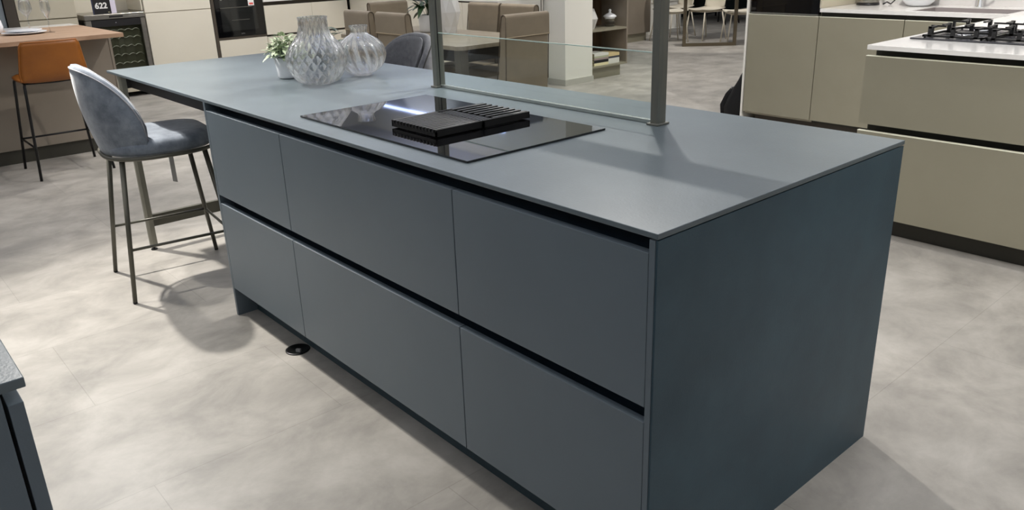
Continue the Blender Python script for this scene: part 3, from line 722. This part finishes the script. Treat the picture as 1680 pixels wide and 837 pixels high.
for i in range(5):
    b_ = -5.62-.6*i; a = max(b_-.6, XA+.0)
    if i == 4: a = -8.59; b_ = -8.02
    lab = ['cream cabinet of the far run, at its free right end by the white wall', 'cream cabinet of the far run, second from its free right end', 'cream cabinet of the far run behind the tall white vase', 'cream cabinet of the far run behind the dining table plant', 'cream cabinet of the far run in the corner of the left wall'][i]
    t = thing('base_cabinet', lab, 'cabinet', ((a+b_)/2,4.65,0), group='cream cabinets of the far run')
    MB().box(a+.001, b_-.001, YB+.045, 4.99, .1, .8995).build('carcass', M['brownstrip'], t)
    MB().box(a+.002, b_-.002, YB, YB+.02, .1, .885, bev=.001).build('cabinet_door', M['cream'], t)
    MB().box(a+.001, b_-.001, YB+.07, 4.98, 0, .0995).build('plinth', M['brownstrip'], t)
tag(MB().box(-8.594, -5.6, YB-.005, 4.99, .9, .918, bev=.001).build('worktop', M['white']), 'thin white worktop on the far cream cabinet run', 'worktop')
t = thing('end_panel', 'white end panel of the far cream run beside the white wall', 'panel', (-5.61,4.7,0))
MB().box(-5.618, -5.602, YB+.0, 4.99, .1, .899).build('panel_face', M['white'], t)
MB().box(-5.6165, -5.603, YB+.03, 4.99, 0, .0985).build('plinth', M['brownstrip'], t)
MB().box(-5.602, -5.6005, 4.955, 4.965, .1, .899).build('seam_strip', M['brownstrip'], t)
# tall white side, upper
tag(MB().box(-8.594, -5.62, 4.98, 5.009, .919, 2.2).build('splashback', M['white']), 'white splashback panel above the far cream run', 'splashback')

# ------------------------------------------------------------------ wine cooler
t = thing('wine_cooler', 'stainless steel wine cooler with glass door and wire racks', 'wine cooler', (-8.75,1.49,0))
ya, yb, xf = 1.19, 1.79, -8.54
MB().box(-9.1, xf-.05, ya, yb, .05, .84).build('cabinet_body', M['plastic_black'], t)
MB().box(-9.1, xf, ya-.005, yb+.005, .842, .893, bev=.004).build('top_cover', M['steel'], t)
MB().box(xf+.0005, xf+.0015, 1.43, 1.57, .856, .873).build('control_panel', M['plastic_black'], t)
textpart('maker_lettering', 'CASO Germany', .016, mat('pale_print', (205,203,198), .5), t, face_x((xf+.0008,1.68,.868)))
dr = MB(); dr.box(xf-.04, xf, ya, ya+.055, .19, .835); dr.box(xf-.04, xf, yb-.045, yb, .19, .835); dr.box(xf-.04, xf, ya+.055, yb-.045, .19, .23)
d = dr.build('door_frame', M['steel'], t)
MB().box(xf-.038, xf-.004, ya+.055, yb-.045, .765, .835).build('door_header', M['plastic_black'], d)
MB().box(xf-.012, xf-.008, ya+.055, yb-.045, .23, .765).build('door_glass', M['cooler_glass'], d)
MB().lathe([(.010,0),(.001,.004)], 16).build('lock', M['chrome'], d)
lk = d.children[-1]; lk.rotation_euler = (0, PI/2, 0)
for v in lk.data.vertices: v.co += ORG[t.name]
lk.location = Vector((xf-.003,1.49,.80))-Vector((-8.75,1.49,0))
ci = MB(); ci.box(xf-.0495, xf-.047, ya+.01, yb-.01, .24, .83); ci.build('interior', M['darkint'], t)
for z in (.36, .45, .54, .63, .71):
    rk = MB()
    for o_ in (0, .012):
        rk.tube([(xf-.02-o_, ya+.07+.46*k/40, z+.022*abs(math.sin(k*PI/40*6))) for k in range(41)], .0035, 5)
    rk.build('wire_rack', M['chrome'], t)
MB().box(xf-.05, xf-.01, ya, yb, .055, .165, bev=.003).build('kick_plate', M['tallgreige'], t)
ft = MB()
for x, y in ((xf-.04,ya+.03),(xf-.04,yb-.03),(-9.05,ya+.03),(-9.05,yb-.03)): ft.lathe([(.015,0),(.015,.05)], 12, (x,y,0))
ft.build('feet', M['rubber'], t)
# number card 622 standing on the cooler
t = thing('number_stand', 'dark sign reading 622 standing on the wine cooler', 'sign', (-8.62,1.40,.893), local=True)
cx = MB().box(-.01, .008, -.085, .085, 0, .20).build('card_block', M['plastic_black'], t); 
MB().box(-.010, .0095, -.0952, -.0855, 0, .20).build('spine', M['navy'], cx)
textpart('number_lettering', '622', .082, M['paperwhite'], t, face_x((.0082,-.008,.083)), bold=.0025)
textpart('small_lettering', 'IFA', .014, M['bookcream'], t, face_x((.0082,.062,.016)))
tag(MB().box(-8.655, -8.652, 1.49, 1.55, .893, 1.07, rz=.15).build('leaflet', M['lilac']), 'pale lilac leaflet beside the 622 sign on the wine cooler', 'leaflet')

# ------------------------------------------------------------------ dining table and chairs
t = thing('dining_table', 'taupe wooden dining table seen through the glass screen', 'table', (-4.82,2.945,0))
tx0, tx1, ty0, ty1 = -5.62, -3.87, 2.51, 3.38
MB().prism([(tx0,ty0+.04),(tx0+.04,ty0),(tx1-.035,ty0),(tx1,ty0+.04),(tx1,ty1),(tx0,ty1)], 'z', .72, .75, bev=.002).build('tabletop', M['tabletop'], t)
for x, y in ((tx1-.13,ty0+.05),(tx1-.13,ty1-.12),(tx0+.22,ty0+.05),(tx0+.22,ty1-.12)): MB().box(x, x+.075, y, y+.075, 0, .7195, bev=.002).build('leg', M['tableleg'], t)
MB().box(tx0+.297, tx1-.135, ty0+.09, ty0+.11, .62, .7195).box(tx0+.297, tx1-.135, ty1-.11, ty1-.09, .62, .7195).box(tx1-.09, tx1-.07, ty0+.13, ty1-.125, .62, .7195).build('apron', M['blackwood'], t)

def dining_chair(label, loc, rz):
    t = thing('dining_chair', label, 'dining chair', loc, rz, 'taupe dining chairs round the table', local=True)
    hw = .212
    def side(inner, outer, zb, zt, n=8):
        # (y,z) profile: up inner face, over the top, down the outer face
        p = [(inner[0], zb)]
        r = (inner[1]-outer[1])/2; c = (inner[1]+outer[1])/2
        for k in range(n+1):
            a = PI*k/n; p.append((c+r*math.cos(a), zt-r+r*math.sin(a)))
        p.append((outer[0], zb)); return p
    MB().prism(side((-.125,-.190),(-.225,-.240), .40, .965), 'x', -hw+.004, hw-.004, bev=.004).build('backrest', M['suede'], t)
    fl = MB(); a = side((-.176,-.184),(-.2475,-.2475), .812, .975); b_ = list(reversed(side((-.182,-.1905),(-.240,-.2395), .812, .967)))
    fl.prism(a+b_, 'x', -hw, hw, bev=.0015)
    f = fl.build('back_flap', M['suede'], t)
    MB().box(-hw, hw, -.2495, -.2475, .811, .818).build('seam', M['suede_seam'], f)
    pr = side((-.126,-.192), (-.2265,-.243), .48, .971)
    for x in (-hw+.001, hw-.001): MB().tube([(x, y, z) for y, z in pr], .0035, 6).build('piping', M['suede_pipe'], f)
    MB().box(-hw, hw, -.17, .22, .40, .475, bev=.02, seg=3).build('seat', M['suede'], t)
    for x in (-.19, .19):
        for y0, y1 in ((-.19,-.225), (.19,.20)):
            MB().tube([(x,y0,.40),(x,y1,0)], .014, 8).build('leg', M['tableleg'], t)
    return t
c0 = dining_chair('taupe suede dining chair seen from behind, closest to the camera at the table end', (-3.80,2.91,0), PI/2)
dup(c0, (-5.095,2.645,0), math.radians(-3), 'taupe dining chair behind the round ribbed vase, farther left on the near side')
dup(c0, (-4.60,2.645,0), 0, 'pale taupe dining chair just behind the dark grey stool')
dup(c0, (-4.80,3.32,0), PI, 'taupe dining chair across the table, right of the tall white vase')
dup(c0, (-4.35,3.32,0), PI, 'taupe dining chair across the table, half hidden by the nearest end chair')
dup(c0, (-5.73,3.25,0), -PI/2, 'taupe dining chair at the far left end of the table, behind two others')
plant_pot('potted_plant', (-5.02,3.06,.75), 'dark leafed plant in a white pot on the dining table, beside the left post', .075, .082, .145, M['matteceramic'], 5, 46, .13, .028, M['leafdark'], .075, .36, rnd=.02)
# faceted tall vase
t = thing('ceramic_vase', 'tall white faceted vase on the dining table, right of the left post', 'vase', (-4.72,3.07,.75), local=True)
vb = MB(); rows = []
for i, (r, z) in enumerate(((.060,0),(.072,.06),(.098,.18),(.082,.31),(.104,.42),(.07,.50),(.048,.53),(.044,.53),(.06,.49))):
    rows.append([(r*math.cos(2*PI*(k+.5*(i % 2))/7), r*math.sin(2*PI*(k+.5*(i % 2))/7), z) for k in range(7)])
vv = MB(); V = [[vv.bm.verts.new(p) for p in r] for r in rows]
for i in range(len(V)-1):
    for k in range(7):
        a, b_, c, d = V[i][k], V[i][(k+1) % 7], V[i+1][(k+1) % 7], V[i+1][k]
        if i % 2 == 0: vv.bm.faces.new((a,b_,d)); vv.bm.faces.new((b_,c,d))
        else: vv.bm.faces.new((a,b_,c)); vv.bm.faces.new((a,c,d))
vv.bm.faces.new(list(reversed(V[0]))); vv.bm.faces.new(V[-1]); vv.build('vase_body', M['matteceramic'], t); vb.bm.free()

# ------------------------------------------------------------------ open shelf unit by the white column
t = thing('shelf_unit', 'taupe open shelf unit with brown oak back beside the white wall end', 'shelf', (-5.5,5.74,0))
sx0, sx1, sy0, sy1 = -5.72, -5.32, 5.442, 6.045
MB().box(sx0, sx1, sy0, sy0+.018, .125, 2.0).build('side_panel', M['taupe'], t)
MB().box(sx0, sx1, sy1-.018, sy1, .125, 2.0).build('side_panel', M['taupe'], t)
MB().box(sx0, sx0+.01, sy0+.018, sy1-.018, .125, 2.0).build('back_panel', M['darkoak'], t)
for z in (.125, .520, .93): MB().box(sx0+.01, sx1-.001, sy0+.018, sy1-.018, z, z+.020).build('shelf_board', M['greige'], t)
MB().box(sx0, -5.37, sy0, sy1-.065, 0, .1245).build('plinth', M['greige'], t)
def book(label, x0, x1, y0, y1, z0, z1, cov, pages=None):
    t = thing('book', label, 'book', ((x0+x1)/2,(y0+y1)/2,z0), group='books lying on the bottom shelf')
    MB().box(x0+.002, x1-.004, y0+.003, y1-.003, z0+.003, z1-.003).build('pages', pages or M['bookcream'], t)
    c = MB(); c.box(x0, x1, y0, y1, z0, z0+.0028); c.box(x0, x1, y0, y1, z1-.0028, z1); c.box(x1-.003, x1, y0, y1, z0+.0028, z1-.0028)
    c.build('cover', cov, t)
z = .1452
for lab, h, cv, pg in (('cream book at the bottom of the left stack on the shelf', .030, 'bookcream', None), ('black book with pale spine marks in the left stack', .032, 'bookblack', None), ('mauve grey book in the left stack', .022, 'bookmauve', None), ('sage green book in the left stack, under the white one', .020, 'booksage', None), ('white book on top of the left stack', .028, 'bookwhite', None)):
    book(lab, -5.55, -5.345, 5.52, 5.755, z, z+h, M[cv]); z += h+.0004
z = .1452
for lab, h, cv in (('pale patterned book at the bottom of the right stack', .058, 'bookwhite'), ('slate grey book in the middle of the right stack', .022, 'bookslate'), ('thick ochre book on top of the right stack', .034, 'bookochre')):
    book(lab, -5.58, -5.36, 5.762, 5.955, z, z+h, M[cv]); z += h+.0004
t = thing('storage_jar', 'small glass jar with a white domed ceramic lid on the upper shelf', 'jar', (-5.50,5.94,.5402), local=True)
MB().lathe([(.05,0),(.06,.006),(.062,.04),(.055,.085),(.052,.085),(.058,.04),(.055,.009),(.001,.006)], 28).build('jar_body', M['wineglass'], t)
MB().lathe([(.06,.086),(.058,.094),(.078,.108),(.074,.120),(.045,.138),(.018,.150),(.012,.162),(.018,.175),(.014,.188),(.001,.194)], 28).build('lid', M['ceramic'], t)
t = thing('faceted_ornament', 'white faceted vase partly hidden behind the white wall end', 'ornament', (-5.47,5.58,.5402), local=True)
MB().lathe([(.05,0),(.088,.11),(.045,.22),(.001,.222)], 7).build('body', M['matteceramic'], t)
for f in t.children[0].data.polygons: f.use_smooth = False

# greige unit and white cabinet farther back
t = thing('sideboard', 'tall taupe cabinet end standing beyond the open shelf unit', 'cabinet', (-7.7,8.5,0))
MB().box(-8.0, -7.36, 8.1, 8.93, .125, 2.1).build('carcass', M['taupe'], t)
MB().box(-8.0, -7.39, 8.12, 8.87, 0, .1245).build('plinth', M['greige'], t)
t = thing('white_cabinet', 'white cabinet seen between the taupe cabinet and the right post', 'cabinet', (-8.2,9.8,0))
MB().box(-8.6, -7.9, 9.45, 10.4, .06, .50).build('body', M['white'], t)
MB().box(-8.65, -7.88, 9.42, 10.42, .502, .53).box(-8.65, -7.8, 9.42, 10.42, 0, .0595).build('top_and_base', M['white'], t)

# ------------------------------------------------------------------ console table and white chairs far back
t = thing('console_table', 'slim table on a bronze rectangular frame leg in front of the white chairs', 'table', (-6.25,8.9,0))
A_, B_ = Vector((-6.42,8.52,0)), Vector((-5.88,9.06,0)); dv = (B_-A_).normalized(); nv = Vector((-dv.y, dv.x, 0))
ang = math.atan2(dv.y, dv.x); Lf = (B_-A_).length
for off in (0,):
    fr = MB(); o = A_+nv*off
    for (u0, u1, z0, z1) in ((0,.045,0,.72), (Lf-.045,Lf,0,.72), (.045,Lf-.045,0,.045), (.045,Lf-.045,.675,.72)):
        fr.box(o.x+u0, o.x+u1, o.y-.02, o.y+.02, z0, z1, rz=ang, about=(o.x,o.y,0))
    fr.build('frame_leg', M['bronzeframe'], t)
MB().box(A_.x-.05, A_.x+Lf+.05, A_.y-.12, A_.y+.12, .7205, .745, rz=ang, about=(A_.x,A_.y,0)).build('tabletop', M['whitetop'], t)
def white_chair(label, loc, rz):
    t = thing('white_chair', label, 'chair', loc, rz, 'white shell chairs in the far dining area', local=True)
    sh = MB(); rows = []
    for i in range(17):
        u = i/16
        if u < .45: y = .21-.40*(u/.45); z = .45-.018*math.sin(u/.45*PI)
        elif u < .65: a = (u-.45)/.2*PI/2; y = -.19-.05*math.sin(a); z = .45+.06*(1-math.cos(a))
        else: v = (u-.65)/.35; y = -.24-.06*v; z = .51+.32*v
        w = .21 if u < .7 else .21-.05*((u-.7)/.3)**2
        if u < .12: w -= .03*(1-u/.12)
        rows.append([(w*s/6, y+(.05*abs(s/6)**2 if u > .5 else 0), z+.02*abs(s/6)**2) for s in range(-6, 7)])
    sh.grid(rows); o = sh.build('seat_shell', M['whitechair'], t)
    md = o.modifiers.new('Solidify', 'SOLIDIFY'); md.thickness = .02; md.offset = 0
    MB().tube([(-.16,.15,.425),(.16,.15,.425),(.17,-.17,.425),(-.17,-.17,.425)], .010, 8, closed=True).build('seat_frame', M['whitechair'], t)
    for a, b_, c, d in ((-.17,.16,-.20,.21),(.17,.16,.20,.21),(-.19,-.17,-.225,-.25),(.19,-.17,.225,-.25)):
        MB().tube([(a,b_,.425),(c,d,0)], .0105, 8).build('leg', M['whitechair'], t)
    return t
w0 = white_chair('white shell chair at the right, half behind the tall oven unit', (-6.02,9.32,0), math.radians(139))
dup(w0, (-6.72,9.45,0), math.radians(168), 'white shell chair in the middle, behind the bronze frame leg')
dup(w0, (-6.98,8.95,0), math.radians(-30), 'white shell chair just right of the right post, its back hidden by the post')
dup(w0, (-7.42,9.62,0), math.radians(160), 'white shell chair just right of the right post, farther one behind')
# dark furniture beyond
t = thing('dark_table', 'dark table with splayed legs far behind the white chairs', 'table', (-8.3,12.6,0))
MB().box(-9.1, -7.4, 12.1, 13.1, .70, .75).build('tabletop', M['blackwood'], t)
for x, y, s_, r_ in ((-9.0,12.2,-1,-1),(-7.5,12.2,1,-1),(-9.0,13.0,-1,1),(-7.5,13.0,1,1)): MB().tube([(x,y,.70),(x+.05*s_,y+.05*r_,0)], .028, 8, r2=.018).build('leg', M['blackwood'], t)
def dark_chair(label, loc, rz):
    t = thing('dark_chair', label, 'chair', loc, rz, 'dark chairs at the far dark table', local=True)
    MB().box(-.22, .22, -.2, .22, .42, .48, bev=.02).build('seat', M['plastic_black'], t)
    MB().box(-.22, .22, -.26, -.2, .46, .86, bev=.02).build('backrest', M['plastic_black'], t)
    for x, y in ((-.19,-.18),(.19,-.18),(-.19,.18),(.19,.18)): MB().tube([(x*.8,y*.8,.42),(x*1.2,y*1.2,0)], .015, 6).build('leg', M['plastic_black'], t)
    return t
k0 = dark_chair('dark upholstered chair at the near side of the far dark table', (-8.0,11.75,0), 0)
dup(k0, (-7.0,12.5,0), PI/2, 'dark upholstered chair at the right end of the far dark table')
tag(MB().box(-9.69, -9.45, 9.0, 13.6, .0, 1.9).build('dark_cabinet_run', M['teal']), 'dark teal cabinet front along the far left wall', 'cabinet')
tag(MB().box(-9.44, -9.40, 10.9, 12.3, 0, 1.9).build('slate_panel', M['tealmid']), 'slate grey panel on the dark teal cabinet front', 'panel')

# ------------------------------------------------------------------ floor socket
t = thing('floor_socket', 'small round black floor socket in front of the island plinth', 'socket', (-1.735,.035,0), local=True)
MB().lathe([(.046,0),(.046,.003),(.042,.005),(.036,.002),(.001,.0015)], 32).build('cover_ring', M['floor_socket'], t)
MB().box(.012, .030, -.012, -.002, .002, .014, rz=.6).build('plug', mat('grey_plug', (150,150,150), .5), t)

# ------------------------------------------------------------------ lights
def spot(loc, tgt, power, size=55, blend=.4, r=.035, col=(1,.962,.905)):
    l = bpy.data.lights.new('spot', 'SPOT'); l.energy = power; l.spot_size = math.radians(size); l.spot_blend = blend; l.shadow_soft_size = r; l.color = col
    o = bpy.data.objects.new('spotlight', l); COL.objects.link(o); o.location = loc
    o.rotation_euler = (Vector(tgt)-Vector(loc)).to_track_quat('-Z', 'Y').to_euler(); return o
def area(loc, sx, sy, power, col=(1,.97,.93), rot=(0,0,0)):  # unseen upward fill, added to brighten the ceiling and soften the room
    l = bpy.data.lights.new('panel', 'AREA'); l.shape = 'RECTANGLE'; l.size = sx; l.size_y = sy; l.energy = power; l.color = col
    o = bpy.data.objects.new('added_fill_uplight', l); COL.objects.link(o); o.location = loc; o.rotation_euler = rot; return o
for x in (-7.2, -4.2, -1.2, 1.8):
    for y in (-2.6, .9, 3.2): area((x,y,ZC-.85), 1.8, 1.8, 34, (.97,.98,1.0), (PI,0,0))
for x in (-6.5, -1.5):
    for y in (8.0, 12.5): area((x,y,ZC-.85), 2.0, 2.0, 38, (.97,.98,1.0), (PI,0,0))
spot((-4.15,-.37,2.75), (-2.6,-.1,.3), 560, 58, .95)
spot((-1.6,1.75,2.75), (-.9,.5,.9), 150, 70)
spot((-2.5,3.4,2.75), (-2.4,.6,.9), 430, 50, .8)
spot((-3.2,-.5,2.75), (-1.4,-.9,0), 150, 85, .95)
spot((-6.5,2.6,2.75), (-8.6,2.4,.5), 170, 75)
spot((-5.9,1.6,2.75), (-6.2,.2,.5), 110, 70)
spot((-7.0,3.9,2.75), (-7.0,4.9,.5), 120, 80)
spot((-4.4,3.9,2.75), (-4.6,2.9,.7), 110, 70)
spot((-4.4,6.0,2.75), (-5.5,5.4,.6), 110, 60)
spot((-3.9,2.0,2.75), (-5.3,.4,0), 120, 60)
spot((-1.0,3.4,2.75), (-1.3,4.7,.8), 165, 85)
spot((.3,2.4,2.75), (-.2,2.9,.7), 60, 80)
spot((-6.0,8.2,2.75), (-6.5,9.4,.3), 150, 70)
spot((-.6,.5,2.75), (-.2,2.8,.45), 130, 62, .9)  # added spot that lifts the bronze-greige drawer fronts
spot((-3.2,5.6,2.75), (-3.9,5.9,0), 170, 95, .9)  # added spot that brightens the open floor farther back
spot((-5.2,7.2,2.75), (-5.2,7.4,0), 110, 95, .9)
spot((1.2,.9,2.75), (.9,1.6,0), 60, 80)

w = bpy.data.worlds.new('World'); scn.world = w; w.use_nodes = True
w.node_tree.nodes['Background'].inputs[0].default_value = (.5,.5,.5,1); w.node_tree.nodes['Background'].inputs[1].default_value = .2

# ------------------------------------------------------------------ camera
yaw, pit, rol, f, py = .8623, -.3481, -.0327, 1307.08, 390.0
F = Vector((-math.sin(yaw)*math.cos(pit), math.cos(yaw)*math.cos(pit), math.sin(pit)))
r0 = Vector((math.cos(yaw), math.sin(yaw), 0)); u0 = r0.cross(F)
rr = r0*math.cos(rol)+u0*math.sin(rol); uu = -r0*math.sin(rol)+u0*math.cos(rol)
cam = bpy.data.cameras.new('Camera'); co = bpy.data.objects.new('Camera', cam); COL.objects.link(co)
mw = Matrix(((rr.x,uu.x,-F.x,.875),(rr.y,uu.y,-F.y,-1.1061),(rr.z,uu.z,-F.z,1.4157),(0,0,0,1)))
co.matrix_world = mw
cam.sensor_width = 36; cam.lens = f*36/1680; cam.shift_y = (py-418.5)/1680; cam.clip_start = .05
scn.camera = co
scn.view_settings.view_transform = 'Standard'; scn.view_settings.look = 'None'
scn.view_settings.exposure = -0.1; scn.view_settings.gamma = 1; scn.view_settings.use_curve_mapping = False
